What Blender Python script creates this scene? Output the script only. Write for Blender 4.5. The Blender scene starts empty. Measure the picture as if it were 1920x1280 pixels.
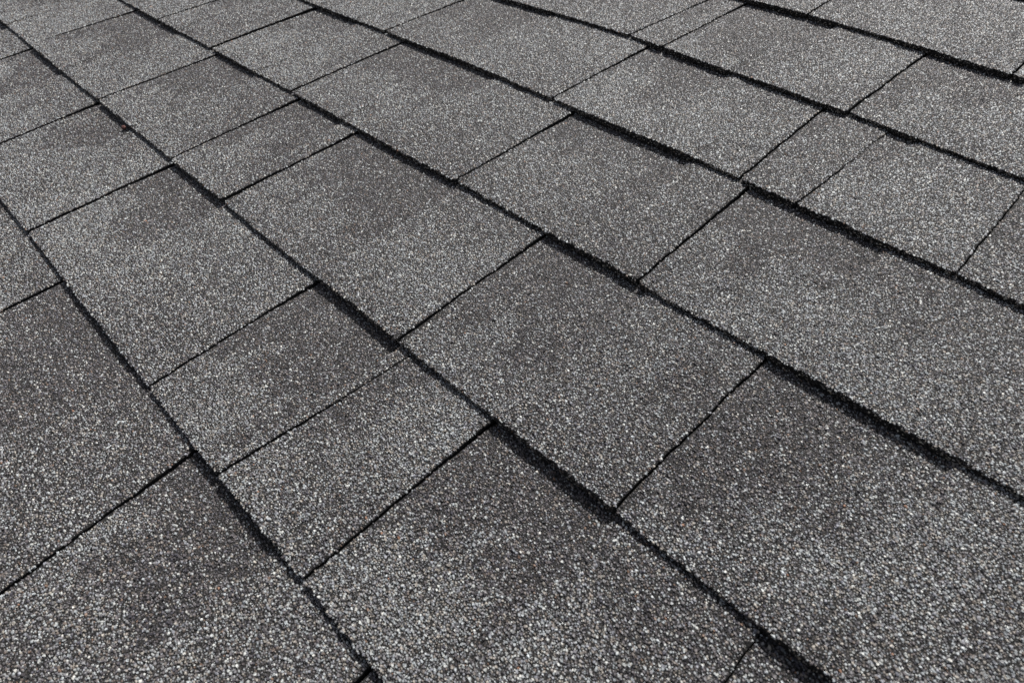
import bpy, math
import numpy as np
from mathutils import Matrix, Vector

# ------------------------------------------------------------------ camera, sky, sun, exposure
S = 0.143                      # one course of shingles shows 143 mm up the slope
PITCH = math.radians(18.43)    # 4:12 roof
ROOF_H = 3.2
ORG = np.array([-0.5, 3.0])    # roof origin in course units
ROOF_M = Matrix.Translation((0, 0, ROOF_H)) @ Matrix.Rotation(PITCH, 4, 'X')

scene = bpy.context.scene
RIGHT = Vector((0.693208, 0.713538, -0.101624))
DOWN = Vector((0.484245, -0.565529, -0.667595))
FWD = Vector((-0.533826, 0.413571, -0.737556))
CAM = Vector(((1.63303 - ORG[0]) * S, (0.99008 - ORG[1]) * S, 2.39163 * S))
cam = bpy.data.cameras.new('camera')
cam.sensor_width = 36.0
cam.lens = 1306.23 / 1920 * 36
cam.clip_start = 0.01
cam.clip_end = 5000
cam.dof.use_dof = True
cam.dof.focus_distance = 0.56
cam.dof.aperture_fstop = 16
cam_o = bpy.data.objects.new('camera', cam)
scene.collection.objects.link(cam_o)
loc = Matrix.Identity(4)
for i in range(3):
    loc[i][0] = RIGHT[i]; loc[i][1] = -DOWN[i]; loc[i][2] = -FWD[i]; loc[i][3] = CAM[i]
cam_o.matrix_world = ROOF_M @ loc
scene.camera = cam_o

# sun: comes over the ridge from the upper left, so butts and joints fall in shade
SUN_AZ = math.radians(108)     # in the roof plane, from +x (along the courses) towards +y (up the slope)
SUN_EL = math.radians(44)      # above the roof plane
sl = Vector((math.cos(SUN_AZ) * math.cos(SUN_EL), math.sin(SUN_AZ) * math.cos(SUN_EL), math.sin(SUN_EL)))
sw = (ROOF_M.to_3x3() @ sl).normalized()
sun = bpy.data.lights.new('sun', 'SUN')
sun.energy = 4.0
sun.angle = math.radians(0.53)
sun.color = (1.0, 0.975, 0.94)
sun_o = bpy.data.objects.new('sun', sun)
scene.collection.objects.link(sun_o)
sun_o.rotation_euler = sw.to_track_quat('Z', 'Y').to_euler()
sun_o.location = (0, 0, 8)

world = bpy.data.worlds.new('World')
scene.world = world
world.use_nodes = True
nt = world.node_tree
bg = nt.nodes['Background']
sky = nt.nodes.new('ShaderNodeTexSky')
sky.sky_type = 'NISHITA'
sky.sun_disc = False
sky.sun_elevation = math.asin(sw.z)
sky.sun_rotation = math.atan2(sw.x, sw.y)
hz = nt.nodes.new('ShaderNodeHueSaturation')     # hazy, whitish summer sky
hz.inputs['Saturation'].default_value = .5
nt.links.new(sky.outputs[0], hz.inputs['Color'])
nt.links.new(hz.outputs[0], bg.inputs[0])
bg.inputs[1].default_value = 0.085
sky.dust_density = 4.0
sky.air_density = .8
sky.ozone_density = .6

vs = scene.view_settings
vs.view_transform = 'Standard'
vs.look = 'None'
vs.gamma = 1.0
vs.use_curve_mapping = False
vs.exposure = 0.22

# ------------------------------------------------------------------ layout of the slope, in course units
LIPS = {
    1: [ (-3.577, 1.018), (-3.385, 1.004), (-3.168, 1.011), (-3.009, 1.026), (-2.737, 1.017), (-2.474, 1.011), (-2.278, 1.002), (-2.038, 1.003),
        (-1.829, 1.010), (-1.618, 1.011), (-1.408, 1.007), (-1.212, 1.004), (-1.071, 1.002), (-0.921, 1.003), (-0.780, 1.003), (-0.685, 0.999),
        (-0.631, 0.990), (-0.520, 0.998), (-0.394, 0.998), (-0.243, 1.006), (-0.070, 1.002), (0.028, 1.005), (0.161, 1.009), (0.273, 1.006),
        (0.411, 1.005), (0.491, 1.001), (0.579, 0.999), (0.661, 1.000) ],
    2: [ (-6.894, 1.999), (-6.630, 2.005), (-5.911, 2.002), (-5.181, 1.973), (-4.687, 1.985), (-4.331, 1.995), (-3.755, 1.982), (-3.037, 1.982),
        (-2.801, 1.984), (-2.473, 1.982), (-2.300, 1.992), (-1.902, 1.954), (-1.668, 1.960), (-1.454, 1.959), (-1.295, 1.962), (-1.014, 1.989),
        (-0.843, 1.992), (-0.705, 1.978), (-0.592, 1.981), (-0.507, 1.981), (-0.376, 1.975), (-0.230, 1.974), (-0.093, 1.971), (0.019, 1.980),
        (0.145, 1.977), (0.188, 1.990), (0.297, 1.988), (0.427, 1.987), (0.536, 1.991), (0.637, 1.995), (0.718, 1.997), (0.811, 1.990),
        (0.915, 1.977), (1.006, 1.977), (1.130, 1.976), (1.165, 1.990), (1.258, 1.982), (1.363, 1.981), (1.431, 1.991), (1.510, 1.989),
        (1.585, 2.007), (1.646, 2.008), (1.695, 2.004) ],
    3: [ (-6.201, 2.964), (-5.834, 2.954), (-5.375, 2.977), (-4.960, 2.954), (-4.733, 2.981), (-4.370, 2.987), (-4.053, 2.977), (-3.753, 2.990),
        (-3.426, 2.992), (-3.120, 2.994), (-2.902, 3.009), (-2.629, 2.998), (-2.482, 3.002), (-2.343, 2.994), (-2.166, 3.001), (-1.947, 2.983),
        (-1.765, 2.991), (-1.602, 3.004), (-1.435, 3.024), (-1.277, 3.021), (-1.107, 3.019), (-0.883, 3.009), (-0.725, 3.011), (-0.577, 3.011),
        (-0.500, 3.015), (-0.328, 3.024), (-0.180, 3.036), (-0.050, 3.037), (0.098, 3.023), (0.163, 2.994), (0.252, 2.991), (0.375, 2.992),
        (0.493, 2.993), (0.616, 3.010), (0.742, 3.009), (0.814, 3.009), (0.900, 3.007), (1.023, 3.025), (1.115, 3.031), (1.198, 3.019),
        (1.317, 3.017), (1.410, 3.018), (1.515, 3.013), (1.587, 3.020), (1.705, 3.021), (1.798, 3.016), (1.843, 3.007) ],
    4: [ (-4.370, 3.996), (-3.942, 4.009), (-3.618, 4.021), (-3.340, 4.037), (-3.128, 4.006), (-2.856, 4.023), (-2.586, 4.067), (-2.336, 4.063),
        (-2.072, 4.050), (-1.863, 4.046), (-1.658, 4.037), (-1.473, 4.055), (-1.296, 4.021), (-1.134, 4.049), (-0.940, 4.032), (-0.752, 4.041),
        (-0.569, 4.052), (-0.410, 4.049), (-0.252, 4.038), (-0.107, 4.036), (-0.008, 4.034), (0.112, 4.032), (0.251, 4.017), (0.354, 4.003),
        (0.458, 4.004), (0.548, 4.018), (0.658, 4.012), (0.724, 3.994), (0.839, 3.982), (0.961, 3.979), (1.064, 3.999), (1.182, 3.999),
        (1.308, 3.991), (1.386, 3.983), (1.483, 3.959) ],
    5: [ (-2.939, 4.966), (-2.552, 5.000), (-2.297, 5.044), (-2.053, 5.086), (-1.814, 5.097), (-1.626, 5.081), (-1.316, 5.061), (-1.108, 4.988),
        (-0.912, 4.981), (-0.701, 4.964), (-0.561, 5.017), (-0.396, 5.005), (-0.195, 4.966), (-0.027, 4.968), (0.120, 4.989), (0.312, 4.965),
        (0.423, 4.953), (0.556, 4.933), (0.740, 4.917), (0.932, 4.907), (1.124, 4.912) ],
    6: [ (-1.292, 5.977), (-1.076, 6.053), (-0.888, 6.038), (-0.738, 6.025), (-0.526, 5.994), (-0.266, 5.973), (-0.085, 5.986), (0.091, 5.972),
        (0.263, 5.944), (0.467, 5.909), (0.618, 5.928), (0.679, 5.929), (0.749, 5.905) ],
}
JOINTS = {
    0: [ (-2.402, -2.402), (-0.659, -0.721), (0.584, 0.584) ],
    1: [ (-5.971, -5.971), (-4.338, -4.358), (-3.018, -3.011), (-1.208, -1.223), (-0.494, -0.419), (0.160, 0.151), (1.442, 1.442) ],
    2: [ (-5.962, -5.889), (-4.320, -4.285), (-3.030, -3.032), (-2.291, -2.284), (-0.513, -0.543), (0.808, 0.808) ],
    3: [ (-5.371, -5.290), (-4.381, -4.335), (-3.134, -3.096), (-1.281, -1.266), (0.094, 0.062) ],
    4: [ (-3.345, -3.247), (-1.475, -1.437), (-0.010, -0.023), (0.360, 0.384), (1.182, 1.163) ],
    5: [ (-1.642, -1.522), (-1.308, -1.262), (0.120, 0.149) ],
    6: [ (-0.745, -0.745), (0.684, 0.684) ],
}
NOTCH = {
    0: [ -1.413, -0.034 ],
    1: [ -5.152, -3.694, -2.280, -0.503, 0.827, 1.710 ],
    2: [ -4.996, -3.643, -2.478, -1.248, 0.161, 1.612 ],
    3: [ -3.736, -2.057, -0.334, 0.850 ],
    4: [ -2.412, -0.730, 0.556 ],
    5: [ -0.519, 0.768 ],
}

rng = np.random.default_rng(11)
R0, R1 = -3, 11                # rows built
X0, X1 = -10.5, 5.5

def vnoise(x, y, seed):
    """smooth value noise, x and y in lattice units"""
    xi = np.floor(x).astype(np.int64); yi = np.floor(y).astype(np.int64)
    fx = x - xi; fy = y - yi
    fx = fx * fx * (3 - 2 * fx); fy = fy * fy * (3 - 2 * fy)
    def h(a, b):
        v = np.sin(a * 127.1 + b * 311.7 + seed * 74.7) * 43758.5453
        return v - np.floor(v)
    return (h(xi, yi) * (1 - fx) + h(xi + 1, yi) * fx) * (1 - fy) + (h(xi, yi + 1) * (1 - fx) + h(xi + 1, yi + 1) * fx) * fy

for r in LIPS:                 # take the hand-measuring jitter out of the edge lines
    a = np.array(LIPS[r])
    u = (a[:, 0] - a[:, 0].mean()) / np.ptp(a[:, 0])
    fit = np.polyval(np.polyfit(u, a[:, 1], 2 if r > 4 else 3), u)
    b = a[:, 1].copy(); b[1:-1] = .25 * a[:-2, 1] + .5 * a[1:-1, 1] + .25 * a[2:, 1]
    a[:, 1] = fit + (b - fit) * (.25 if r > 4 else .4)
    LIPS[r] = a

LIFT = {}                      # per row: (from, to, mm) stretches where the lower edge rides up on a doubled layer
def lift(r, x):
    z = np.zeros_like(np.asarray(x, float))
    for a, b, h in LIFT.get(r, ()):
        z = np.maximum(z, h * sstep(a - .03, a + .03, x) * (1 - sstep(b - .02, b + .012, x)))
    return z

def sstep(a, b, x):
    u = np.clip((x - a) / (b - a), 0, 1); return u * u * (3 - 2 * u)

def lip(r, x):
    """up-slope position of the lower edge of row r at x"""
    x = np.asarray(x, float)
    if r in LIPS:
        a = np.array(LIPS[r])
        y = np.interp(x, a[:, 0], a[:, 1])
        # beyond the seen stretch the edge settles back to the chalk line
        for end, sgn in ((0, -1), (-1, 1)):
            d = np.clip((x - a[end, 0]) * sgn, 0, None)
            y = np.where(d > 0, r + (a[end, 1] - r) * np.exp(-d * 1.2) + (vnoise(x * 3, x * 0 + r, 5) - .5) * .02 * np.clip(d * 3, 0, 1), y)
    else:
        y = r + (vnoise(x * 2.5, x * 0 + r, 5) - .5) * .03
    y = y - (y - .99) * lift(r, x) / 1000 / S / 2.39
    return y + (vnoise(x * 42, x * 0 + r * 3.3, 8) - .5) * .010

# joints of each row: measured ones, then unseen ones at ordinary tab widths
PAD = {0: [1.9], 1: [2.75], 2: [2.35], 3: [1.95], 4: [2.45], 5: [1.3], 6: [1.9]}
rows = {}
for r in range(R0, R1):
    js = list(JOINTS.get(r, [])) + [(v, v) for v in PAD.get(r, [])]
    if not js:
        v = rng.uniform(-.6, .6); js = [(v, v)]
    js.sort()
    while js[0][0] > X0:
        v = js[0][0] - rng.choice([.75, 1.2, 1.35, 1.6, 1.85]) * rng.uniform(.95, 1.05); js.insert(0, (v, v + rng.normal(0, .01)))
    while js[-1][0] < X1:
        v = js[-1][0] + rng.choice([.75, 1.2, 1.35, 1.6, 1.85]) * rng.uniform(.95, 1.05); js.append((v, v + rng.normal(0, .01)))
    rows[r] = js
# open width of a joint in mm (default 2.1): some are shut tight, one stands wide open
GAP = {(1, -0.494): 1.9, (4, 0.360): 1.2, (3, -4.381): 6.0, (0, -0.659): 2.0, (1, -1.208): 1.9, (1, 0.16): 1.8, (2, -0.513): 1.9, (4, 1.182): 1.1, (5, -1.642): 2.0, (2, 0.808): 1.5, (1, 1.442): .6}
TAPER = {(1, -0.494): 1.15, (4, 0.360): 1.1, (2, 0.808): .3}     # mm by which a joint closes towards its upper end
DIP = {0: 2.8, 1: 4.0, 2: 3.5, 3: 3.0, 4: 2.5, 5: 2.8}      # mm the lower layer lies deeper beside a joint
STEP = 3.9                     # mm thickness of one layer at its lower edge

TONE = {(5, 0.12): .06, (5, -1.308): .05, (4, -0.01): .05, (3, -1.281): .03, (0, -2.402): .04, (6, -0.745): .08, (6, 0.684): .10, (1, -0.494): -.08, (3, 0.094): .05, (0, -0.659): .05}

class Tab: pass
tabs = {}
for r, js in rows.items():
    lst = []
    for i in range(len(js) - 1):
        t = Tab(); t.r = r; t.a = js[i]; t.b = js[i + 1]
        t.ga = GAP.get((r, js[i][0]), 3.0 if js[i][0] < -1.9 else 2.1) / 1000 / S; t.gb = GAP.get((r, js[i + 1][0]), 3.0 if js[i + 1][0] < -1.9 else 2.1) / 1000 / S
        w = t.b[0] - t.a[0]
        nn = [n for n in NOTCH.get(r, []) if t.a[1] < n <= t.b[1] + .045]
        if nn: t.notch = nn[0]; t.dip = DIP.get(r, 4.0) * (.7 if t.a[0] < -2 else 1) * rng.uniform(.85, 1.1)
        elif r in NOTCH and -7 < t.a[0] < 1.4: t.notch = t.a[1] + w * .3; t.dip = .6
        else: t.notch = t.a[1] + w * rng.uniform(.35, .6); t.dip = rng.uniform(2.5, 5)
        t.v0 = rng.uniform(.12, .48); t.ps = rng.uniform(.30, .50)
        t.seed = rng.integers(1, 999)
        t.tone = rng.uniform(-.07, .07) + TONE.get((r, js[i][0]), 0)
        lst.append(t)
    tabs[r] = lst
    LIFT[r + 1] = [(t.a[1], t.notch, t.dip * .5) for t in lst if t.dip > 1]
LIFT[5].append((-.60, .13, 1.4)); LIFT[4].append((.8, 1.7, 1.0)); LIFT[6].append((-.09, .70, 1.2)); LIFT[3].append((.80, 1.7, 1.0))
LIFT[2].append((1.43, 1.9, 1.5))

def jx(j, r, y):
    return j[0] + (j[1] - j[0]) * (y - r)

def wob(t, y, side):
    k = t.a if side == 0 else t.b
    c = TAPER.get((t.r, k[0]), 0) / 2000 / S * sstep(.35, .75, y - t.r) * (-1 if side == 0 else 1)
    return c + (vnoise(y * 9, y * 0 + k[0] * 7.7, 3) - .5) * .008 + (vnoise(y * 50, y * 0 + k[0] * 3.1, 4) - .5) * .009

def ztop(t, x, y):
    """height of a tab's face in metres below / above the plane through the lower edges"""
    v = y - t.r
    z = -STEP * v
    d = t.dip * .55 * sstep(.55, .97, v) * (1 - sstep(t.notch - .02, t.notch + .014, x + (vnoise(y * 30, y * 0, t.seed) - .5) * .02))
    z = z - d + lift(t.r, x) * (1 - sstep(.02, .6, v))
    z = z + (vnoise(x * 1.7, y * 1.7, 21 + t.seed * .01) - .5) * .6         # the sheet never lies quite flat
    z = z - .35 * (1 - sstep(0, .05, v))                                       # lower edge curls down a little
    return z / 1000

def darkness(t, x, y):
    """share of dark granules: the factory blend is darker towards the top of a tab beside its joint"""
    v = y - lip(t.r, x)
    n = vnoise(x * 5, y * 2.6, t.seed) * .55 + vnoise(x * 14, y * 9, t.seed + 5) * .45
    patch = sstep(t.v0, t.v0 + .30, v + (n - .5) * .9) * (1 - sstep(t.notch - .03, t.notch + .05, x + (n - .5) * .10))
    soft = sstep(.45, 1.0, v + (n - .5) * .35)
    broad = vnoise(x * 1.3 + 40, y * 1.6, t.seed + 9)
    return np.clip(.27 + t.tone + t.ps * patch + .10 * soft + (broad - .5) * .46 + (n - .5) * .40, .05, .72)

def below(r, x):
    """height of the row underneath at the lower edge of row r"""
    if r - 1 not in tabs: return np.full_like(x, -STEP / 1000 - .002)
    out = np.full_like(x, -STEP / 1000 - .002); y = lip(r, x)
    for t in tabs[r - 1]:
        m = (x >= jx(t.a, t.r, y)) & (x < jx(t.b, t.r, y))
        if m.any(): out[m] = ztop(t, x[m], y[m])
    return out

# ------------------------------------------------------------------ materials
def new_mat(name):
    m = bpy.data.materials.new(name); m.use_nodes = True
    return m, m.node_tree, m.node_tree.nodes['Principled BSDF']

def granule_material():
    m, n, b = new_mat('mineral_granules')
    at = n.nodes.new('ShaderNodeAttribute'); at.attribute_name = 'tint'
    tc = n.nodes.new('ShaderNodeTexCoord')
    ns = n.nodes.new('ShaderNodeTexNoise'); ns.inputs['Scale'].default_value = 1900; ns.inputs['Detail'].default_value = 2
    rp = n.nodes.new('ShaderNodeMapRange'); rp.inputs['From Min'].default_value = .3; rp.inputs['From Max'].default_value = .7
    rp.inputs['To Min'].default_value = .72; rp.inputs['To Max'].default_value = 1.25
    mx = n.nodes.new('ShaderNodeMix'); mx.data_type = 'RGBA'; mx.blend_type = 'MULTIPLY'; mx.inputs[0].default_value = 1
    n.links.new(tc.outputs['Object'], ns.inputs['Vector'])
    n.links.new(ns.outputs['Fac'], rp.inputs['Value'])
    n.links.new(at.outputs['Color'], mx.inputs[6]); n.links.new(rp.outputs[0], mx.inputs[7])
    n.links.new(mx.outputs[2], b.inputs['Base Color'])
    b.inputs['Roughness'].default_value = .5
    b.inputs['Specular IOR Level'].default_value = .32
    return m

def asphalt_material():
    m, n, b = new_mat('asphalt_binder')
    tc = n.nodes.new('ShaderNodeTexCoord')
    vo = n.nodes.new('ShaderNodeTexVoronoi'); vo.inputs['Scale'].default_value = 1500
    cr = n.nodes.new('ShaderNodeValToRGB')
    cr.color_ramp.elements[0].color = (.008, .008, .008, 1); cr.color_ramp.elements[1].color = (.05, .047, .044, 1)
    cr.color_ramp.elements[0].position = .45; cr.color_ramp.elements[1].position = .95
    sp = n.nodes.new('ShaderNodeSeparateColor')
    bp = n.nodes.new('ShaderNodeBump'); bp.inputs['Strength'].default_value = .8; bp.inputs['Distance'].default_value = .0004
    n.links.new(tc.outputs['Object'], vo.inputs['Vector']); n.links.new(vo.outputs['Color'], sp.inputs[0])
    n.links.new(sp.outputs[0], cr.inputs[0]); n.links.new(cr.outputs[0], b.inputs['Base Color'])
    n.links.new(vo.outputs['Distance'], bp.inputs['Height']); n.links.new(bp.outputs[0], b.inputs['Normal'])
    b.inputs['Roughness'].default_value = .8
    b.inputs['Specular IOR Level'].default_value = .25
    return m

FA, FB, FC, FD = (.010, .010, .010, 1), (.040, .036, .035, 1), (.075, .075, .077, 1), (.235, .235, .228, 1)   # grain colours, darkened to include the shade in the crevices between
def far_material():
    """granule-covered face for tabs away from the middle of the slope"""
    m, n, b = new_mat('granule_sheet')
    tc = n.nodes.new('ShaderNodeTexCoord')
    at = n.nodes.new('ShaderNodeAttribute'); at.attribute_name = 'dark'
    vo = n.nodes.new('ShaderNodeTexVoronoi'); vo.inputs['Scale'].default_value = 720
    sp = n.nodes.new('ShaderNodeSeparateColor')
    gt = n.nodes.new('ShaderNodeMath'); gt.operation = 'GREATER_THAN'
    ra = n.nodes.new('ShaderNodeValToRGB'); rb = n.nodes.new('ShaderNodeValToRGB')
    ra.color_ramp.elements[0].color = FA; ra.color_ramp.elements[1].color = FB
    rb.color_ramp.elements[0].color = FC; rb.color_ramp.elements[1].color = FD
    mx = n.nodes.new('ShaderNodeMix'); mx.data_type = 'RGBA'
    bp = n.nodes.new('ShaderNodeBump'); bp.inputs['Strength'].default_value = 1; bp.inputs['Distance'].default_value = .0007; bp.invert = True
    L = n.links.new
    L(tc.outputs['Object'], vo.inputs['Vector']); L(vo.outputs['Color'], sp.inputs[0])
    L(sp.outputs[0], gt.inputs[0]); L(at.outputs['Fac'], gt.inputs[1])
    L(sp.outputs[1], ra.inputs[0]); L(sp.outputs[1], rb.inputs[0])
    L(gt.outputs[0], mx.inputs[0]); L(ra.outputs[0], mx.inputs[6]); L(rb.outputs[0], mx.inputs[7])
    L(mx.outputs[2], b.inputs['Base Color'])
    L(vo.outputs['Distance'], bp.inputs['Height']); L(bp.outputs[0], b.inputs['Normal'])
    b.inputs['Roughness'].default_value = .6
    return m

M_GRAN, M_ASPH, M_FAR = granule_material(), asphalt_material(), far_material()

# ------------------------------------------------------------------ the roof slope
roof = bpy.data.objects.new('shingle_roof', None)
scene.collection.objects.link(roof)
roof.empty_display_size = .1
roof.matrix_world = ROOF_M
roof['label'] = 'grey asphalt shingle roof slope filling the whole picture'
roof['category'] = 'roof'
roof['kind'] = 'thing'

def to_m(x, y, z):
    return np.stack([(x - ORG[0]) * S, (y - ORG[1]) * S, z], -1)

def make_object(name, verts, loops, sizes, mats, mat_idx, attrs=None, smooth=None):
    me = bpy.data.meshes.new(name)
    me.vertices.add(len(verts)); me.vertices.foreach_set('co', np.asarray(verts, np.float32).ravel())
    me.loops.add(len(loops)); me.loops.foreach_set('vertex_index', np.asarray(loops, np.int32))
    me.polygons.add(len(sizes))
    st = np.concatenate([[0], np.cumsum(sizes)[:-1]]).astype(np.int32)
    me.polygons.foreach_set('loop_start', st)
    me.polygons.foreach_set('loop_total', np.asarray(sizes, np.int32))
    me.polygons.foreach_set('material_index', np.asarray(mat_idx, np.int32))
    if smooth is not None: me.polygons.foreach_set('use_smooth', np.asarray(smooth, bool))
    for m in mats: me.materials.append(m)
    for nm, ty, data in attrs or []:
        a = me.attributes.new(nm, ty, 'POINT')
        a.data.foreach_set('color' if ty == 'FLOAT_COLOR' else 'value', np.asarray(data, np.float32).ravel())
    me.update(calc_edges=True)
    o = bpy.data.objects.new(name, me)
    scene.collection.objects.link(o)
    o.parent = roof
    return o

PD = np.array([(.070, .066, .074), (.108, .099, .105), (.138, .112, .097), (.032, .031, .033), (.090, .087, .103), (.160, .148, .152), (.045, .041, .042), (.125, .110, .112)])
PL = np.array([(.39, .405, .405), (.30, .32, .33), (.50, .51, .49), (.22, .22, .225), (.32, .295, .26), (.40, .425, .435), (.26, .265, .29), (.175, .168, .17), (.205, .20, .21), (.24, .215, .195)])
def colours(dark, n, g):
    isd = g.random(n) < dark
    c = np.where(isd[:, None], PD[g.integers(0, len(PD), n)], PL[g.integers(0, len(PL), n)])
    c = c * np.exp(g.normal(0, .14, n))[:, None]
    u = g.random(n)
    c[u < .007] = (.62, .61, .57)
    c[(u > .012) & (u < .0128)] = (.32, .18, .12)
    c[(u > .016) & (u < .022)] = (.20, .135, .10)
    return np.clip(c, .015, .8)

def project(P):
    """pixel scale (px per mm at 1024 wide) and picture position of points in roof space"""
    d = P - np.array(CAM)
    zc = d @ np.array(FWD); zc = np.maximum(zc, .02)
    px = 512 + 696.7 * (d @ np.array(RIGHT)) / zc; py = 341 + 696.7 * (d @ np.array(DOWN)) / zc
    return 696.7 / np.linalg.norm(d, axis=-1) / 1000, px, py

def outside(px, py):
    """how far (px at 1024 wide) a point lies beyond the edge of the middle stretch with loose grain"""
    return np.maximum(np.maximum(-px, px - 1024), np.maximum(-py, py - 682))

def granules(P, N, rad, tint, g, fine):
    """solid pebbles half sunk in the binder: fine ones have a shoulder ring and a flat crown, others a peak"""
    n = len(P); K = 5
    T = np.cross(N, np.array([.31, .87, .38])); T /= np.linalg.norm(T, axis=1)[:, None]
    B = np.cross(N, T)
    ang = g.random(n)[:, None] * 6.283 + (np.arange(K) + g.uniform(-.28, .28, (n, K))) * 6.283 / K
    el = g.uniform(1.0, 1.55, n); th = g.random(n) * 3.1416
    def ring(rr, h):
        a = np.cos(ang) * rr; b = np.sin(ang) * rr
        u = a * np.cos(th)[:, None] - b * np.sin(th)[:, None]; v = a * np.sin(th)[:, None] + b * np.cos(th)[:, None]
        u = u * np.sqrt(el)[:, None]; v = v / np.sqrt(el)[:, None]
        return P[:, None] + T[:, None] * u[..., None] + B[:, None] * v[..., None] + N[:, None] * h[..., None]
    jr = g.uniform(.72, 1.22, (n, K)) * rad[:, None]
    hh = rad * g.uniform(.65, 1.35, n)
    tilt = g.uniform(-.45, .45, (n, K)) * rad[:, None]
    r0 = ring(jr, np.full((n, K), 0.0) - rad[:, None] * .25)
    i = np.arange(K); j = (i + 1) % K
    if fine:
        r1 = ring(jr * .72, hh[:, None] * .75 + tilt * .6)
        V = np.concatenate([r0, r1], 1); nv = 2 * K
        quads = np.stack([i, j, j + K, i + K], 1).ravel()
        base = np.concatenate([quads, np.arange(K, 2 * K)]); sz = [4] * K + [K]
    else:
        ap = P + N * (hh * .9)[:, None] + T * (g.uniform(-.3, .3, n) * rad)[:, None] + B * (g.uniform(-.3, .3, n) * rad)[:, None]
        V = np.concatenate([r0, ap[:, None]], 1); nv = K + 1
        base = np.stack([i, j, np.full(K, K)], 1).ravel(); sz = [3] * K
    loops = (np.arange(n)[:, None] * nv + base).ravel()
    return V.reshape(-1, 3), loops, np.tile(sz, n), np.repeat(tint, nv, 0)

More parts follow.
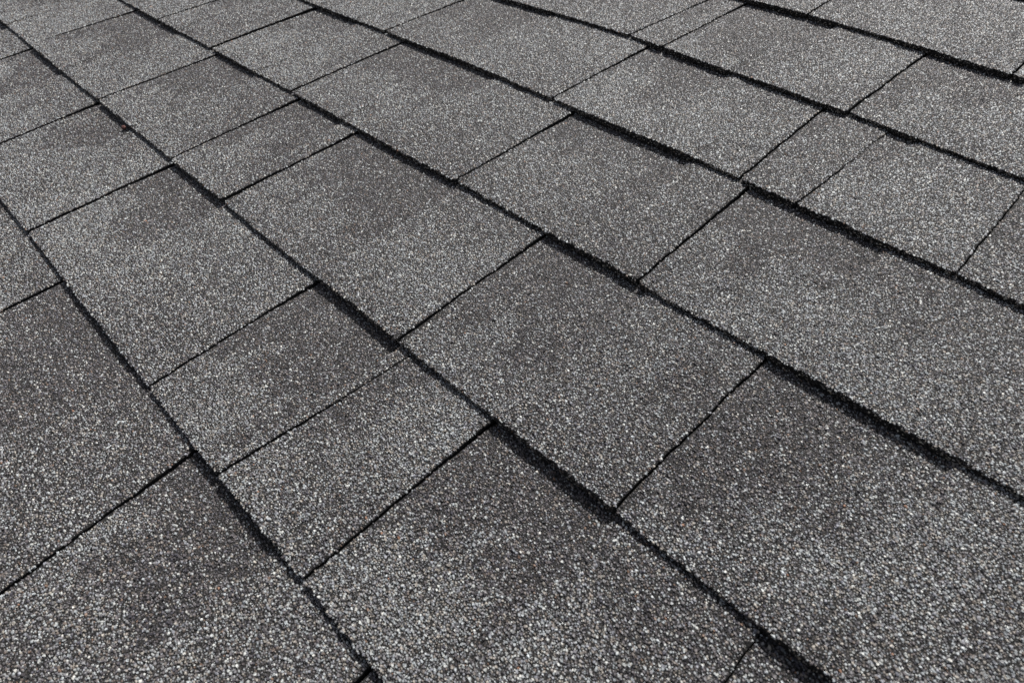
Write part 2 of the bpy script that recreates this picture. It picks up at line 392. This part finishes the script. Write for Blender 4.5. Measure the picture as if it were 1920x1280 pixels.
n_tri = 0; n_gran = 0
def build_tab(t):
    global n_tri, n_gran
    r = t.r
    g = np.random.default_rng(int(t.seed) * 131 + r * 17 + int((t.a[0] + 20) * 100))
    w = t.b[0] - t.a[0]
    cx = (t.a[0] + t.b[0]) / 2
    _, px, py = project(to_m(np.array([t.a[0], cx, t.b[0]] * 2), np.array([r + .1] * 3 + [r + .9] * 3), np.zeros(6)))
    far_tab = not ((px > -320) & (px < 1340) & (py > -260) & (py < 940)).any()
    nx = max(8, int(w * S / (.014 if far_tab else .0035))); ny = 9 if far_tab else 20
    # grid of the face: u across, v up; the top runs on under the next row
    U, V = np.meshgrid(np.linspace(0, 1, nx + 1), np.concatenate([[0, .012, .03, .06], np.linspace(.1, 1.09, ny - 3)]))
    yy = r + V
    for _ in range(2):
        xl = jx(t.a, r, yy) + t.ga / 2 + wob(t, yy, 0); xr = jx(t.b, r, yy) - t.gb / 2 + wob(t, yy, 1)
        X = xl + (xr - xl) * U
        lo = lip(r, X); hi = lip(r + 1, X) + .07
        yy = lo + (hi - lo) * (V / 1.09)
    Y = yy
    # corners worn round
    cr = .018
    e = np.minimum(U, 1 - U) * w
    Y = Y + np.where(V < .05, np.clip(cr - e, 0, None) ** 2 / cr * .55, 0)
    Z = ztop(t, X, Y)
    top = to_m(X, Y, Z).reshape(-1, 3)
    ny1, nx1 = X.shape
    idx = np.arange(ny1 * nx1).reshape(ny1, nx1)
    q = np.stack([idx[:-1, :-1], idx[:-1, 1:], idx[1:, 1:], idx[1:, :-1]], -1).reshape(-1, 4)
    # skirt: butt resting on the row below, sides and hidden top edge one layer thick
    bz = below(r, X[0]) + .0002
    bz = np.minimum(bz, Z[0] - .0022)
    per_i = np.concatenate([idx[0, :], idx[1:, -1], idx[-1, -2::-1], idx[-2:0:-1, 0]])
    pz = top[per_i].copy()
    k = nx1
    pz[:k, 2] = bz
    pz[:k, 1] += .0006                               # butt is cut a little under
    dep = np.full(len(per_i) - k, .0034)
    fy = (Y.ravel()[per_i[k:]] - r)
    dep = dep + np.clip(1 - fy * 4, 0, 1) * np.maximum(0, (Z[0].mean() - bz.mean()) - .0034)
    pz[k:, 2] -= dep
    m = len(per_i); off = len(top)
    a = np.arange(m); b2 = (a + 1) % m
    side = np.stack([per_i[a], off + a, off + b2, per_i[b2]], -1)
    bottom = off + a[::-1]
    verts = [np.concatenate([top, pz])]
    c = top.mean(0)
    sc, px, py = project(top)
    seen = ((px > -70) & (px < 1094) & (py > -70) & (py < 752)).mean()
    near = seen > .02
    dk = darkness(t, X, Y).ravel()
    loops = [q.ravel(), side.ravel(), bottom]
    sizes = [np.full(len(q), 4), np.full(m, 4), np.array([m])]
    od = outside(px, py)[q].max(1)
    qm = np.where(near & (od < g.uniform(4, 30, len(q))), 1, 2)
    mi = [qm, np.full(m, 1), np.array([1])]
    tint = [np.concatenate([np.full((len(top), 3), .03), np.full((m, 3), .03)])]
    dark = [np.concatenate([dk, np.full(m, .8)])]
    smooth = [np.full(len(q), True), np.full(m + 1, False)]
    nvert = len(verts[0])
    n_tri += len(q) * 2 + m * 3
    if near:
        scm = np.median(sc)
        sp = np.clip(1.34 + (1.35 - scm) * .62, 1.3, 1.85) / 1000 / S
        x0, x1, y0, y1 = X.min() - .01, X.max() + .01, Y.min() - .01, Y.max()
        gx, gy = np.meshgrid(np.arange(x0, x1, sp), np.arange(y0, y1, sp * .866))
        gx = gx + (np.arange(gx.shape[0]) % 2)[:, None] * sp / 2
        gx = (gx + g.uniform(-.36, .36, gx.shape) * sp).ravel(); gy = (gy + g.uniform(-.36, .36, gy.shape) * sp).ravel()
        ll = lip(r, gx); hh = lip(r + 1, gx)
        ea = gx - (jx(t.a, r, gy) + t.ga / 2 + wob(t, gy, 0)); eb = (jx(t.b, r, gy) - t.gb / 2 + wob(t, gy, 1)) - gx
        e = np.minimum(ea, eb)
        rounding = np.clip(cr - e, 0, None) ** 2 / cr * .55
        keep = (ea > .0028) & (eb > .0028) & (gy > ll + rounding - .001) & (gy < hh + .028)
        keep &= g.random(len(gx)) > .012                         # bald specks
        gx, gy = gx[keep], gy[keep]
        P = to_m(gx, gy, ztop(t, gx, gy))
        s_, px, py = project(P)
        inview = outside(px, py) < g.uniform(8, 90, len(px))
        fine = s_ + g.normal(0, .20, len(s_)) > 1.62
        thin = ~inview                                           # farther out the sheet material carries the grain
        N = np.tile(np.array([0, 0, 1.0]), (len(P), 1)) + g.normal(0, .16, (len(P), 3)); N /= np.linalg.norm(N, axis=1)[:, None]
        rad = np.clip(np.exp(g.normal(0, .34, len(P))) * sp * S * .48, .00028, .00108)
        tn = colours(darkness(t, gx, gy), len(P), g)
        for msk, fn in ((fine & ~thin, True), (~fine & ~thin, False)):
            if not msk.any(): continue
            v, l, z, tt = granules(P[msk], N[msk], rad[msk], tn[msk], g, fn)
            verts.append(v); loops.append(l + nvert); sizes.append(z); mi.append(np.zeros(len(z), int))
            tint.append(tt); dark.append(np.full(len(v), .5)); smooth.append(np.full(len(z), not fn)); nvert += len(v)
            n_tri += msk.sum() * (13 if fn else 5); n_gran += msk.sum()
        # granules stuck to the butt, tinted brown to offset blue skylight in its shade
        ln = (X[0, -1] - X[0, 0]) * S
        hgt = np.maximum(Z[0] - bz, .001)
        nb = int(ln * np.mean(hgt) / (1.5e-3 ** 2) * .65)
        bx = g.uniform(X[0, 0], X[0, -1], nb)
        _, px, py = project(to_m(bx, np.full(nb, float(r)), bx * 0))
        bx = bx[outside(px, py) < 60]; nb = len(bx)
        if nb > 4:
            zt = np.interp(bx, X[0], Z[0]); zb = np.interp(bx, X[0], bz)
            f = g.random(nb) * .92 + .02
            by = np.interp(bx, X[0], Y[0])
            P = to_m(bx, by, zt * (1 - f) + zb * f); P[:, 1] += .0006 * f
            N = np.tile(np.array([0, -1.0, .15]), (nb, 1)) + g.normal(0, .25, (nb, 3)); N /= np.linalg.norm(N, axis=1)[:, None]
            v, l, z, tt = granules(P, N, np.clip(np.exp(g.normal(0, .25, nb)) * .00062, .0003, .001), colours(np.full(nb, .42), nb, g) * np.array([1.05, .97, .86]), g, False)
            verts.append(v); loops.append(l + nvert); sizes.append(z); mi.append(np.zeros(len(z), int))
            tint.append(tt); dark.append(np.full(len(v), .5)); smooth.append(np.full(len(z), True)); nvert += len(v)
            n_tri += nb * 5; n_gran += nb
    tint = np.concatenate(tint); tint = np.concatenate([tint, np.ones((len(tint), 1))], 1)
    o = make_object('shingle', np.concatenate(verts), np.concatenate(loops), np.concatenate(sizes), [M_GRAN, M_ASPH, M_FAR],
                    np.concatenate(mi), [('tint', 'FLOAT_COLOR', tint), ('dark', 'FLOAT', np.concatenate(dark))], np.concatenate(smooth))
    return o

count = 0
for r in sorted(tabs):
    for t in tabs[r]:
        build_tab(t); count += 1

# boarding under the shingles, closed with felt
def deck():
    x0, x1, y0, y1 = X0 - 1, X1 + 1, R0 - .1, R1 + .2
    z0, z1 = -.0145, -.034
    P = to_m(np.array([x0, x1, x1, x0] * 2), np.array([y0, y0, y1, y1] * 2), np.array([z0] * 4 + [z1] * 4))
    f = [(0, 1, 2, 3), (7, 6, 5, 4), (0, 4, 5, 1), (1, 5, 6, 2), (2, 6, 7, 3), (3, 7, 4, 0)]
    make_object('roof_deck', P, np.array(f).ravel(), np.full(6, 4), [M_ASPH], np.zeros(6, int))
deck()

# reddish pebble lodged against the lower edge of a row
def pebble():
    g = np.random.default_rng(5)
    x, y = -3.77, 1.952
    P = to_m(np.array([x]), np.array([y - .004]), np.array([-.0022]))[0]
    vs_, fs = [], []
    K, H = 9, 5
    for h in range(H + 1):
        ph = -math.pi / 2 + math.pi * h / H
        for k in range(K):
            a = 2 * math.pi * k / K
            rr = g.uniform(.85, 1.15)
            vs_.append((.0028 * math.cos(ph) * math.cos(a) * rr, .0021 * math.cos(ph) * math.sin(a) * rr, .0022 * math.sin(ph) * g.uniform(.9, 1.1)))
    for h in range(H):
        for k in range(K):
            fs.append((h * K + k, h * K + (k + 1) % K, (h + 1) * K + (k + 1) % K, (h + 1) * K + k))
    me = bpy.data.meshes.new('pebble'); me.from_pydata(vs_, [], fs); me.update()
    m, n, b = new_mat('red_stone')
    tc = n.nodes.new('ShaderNodeTexCoord'); ns = n.nodes.new('ShaderNodeTexNoise'); ns.inputs['Scale'].default_value = 900
    cr = n.nodes.new('ShaderNodeValToRGB'); cr.color_ramp.elements[0].color = (.11, .042, .036, 1); cr.color_ramp.elements[1].color = (.24, .11, .09, 1)
    n.links.new(tc.outputs['Object'], ns.inputs['Vector']); n.links.new(ns.outputs['Fac'], cr.inputs[0]); n.links.new(cr.outputs[0], b.inputs['Base Color'])
    b.inputs['Roughness'].default_value = .7
    me.materials.append(m)
    o = bpy.data.objects.new('pebble', me); scene.collection.objects.link(o)
    o.matrix_world = ROOF_M @ Matrix.Translation(Vector(P.tolist())) @ Matrix.Rotation(.5, 4, 'Z')
    o['label'] = 'tiny reddish pebble lodged in the dark step between two rows of shingles'
    o['category'] = 'pebble'
pebble()

print('tabs', count, 'granules', n_gran, 'tris', n_tri)
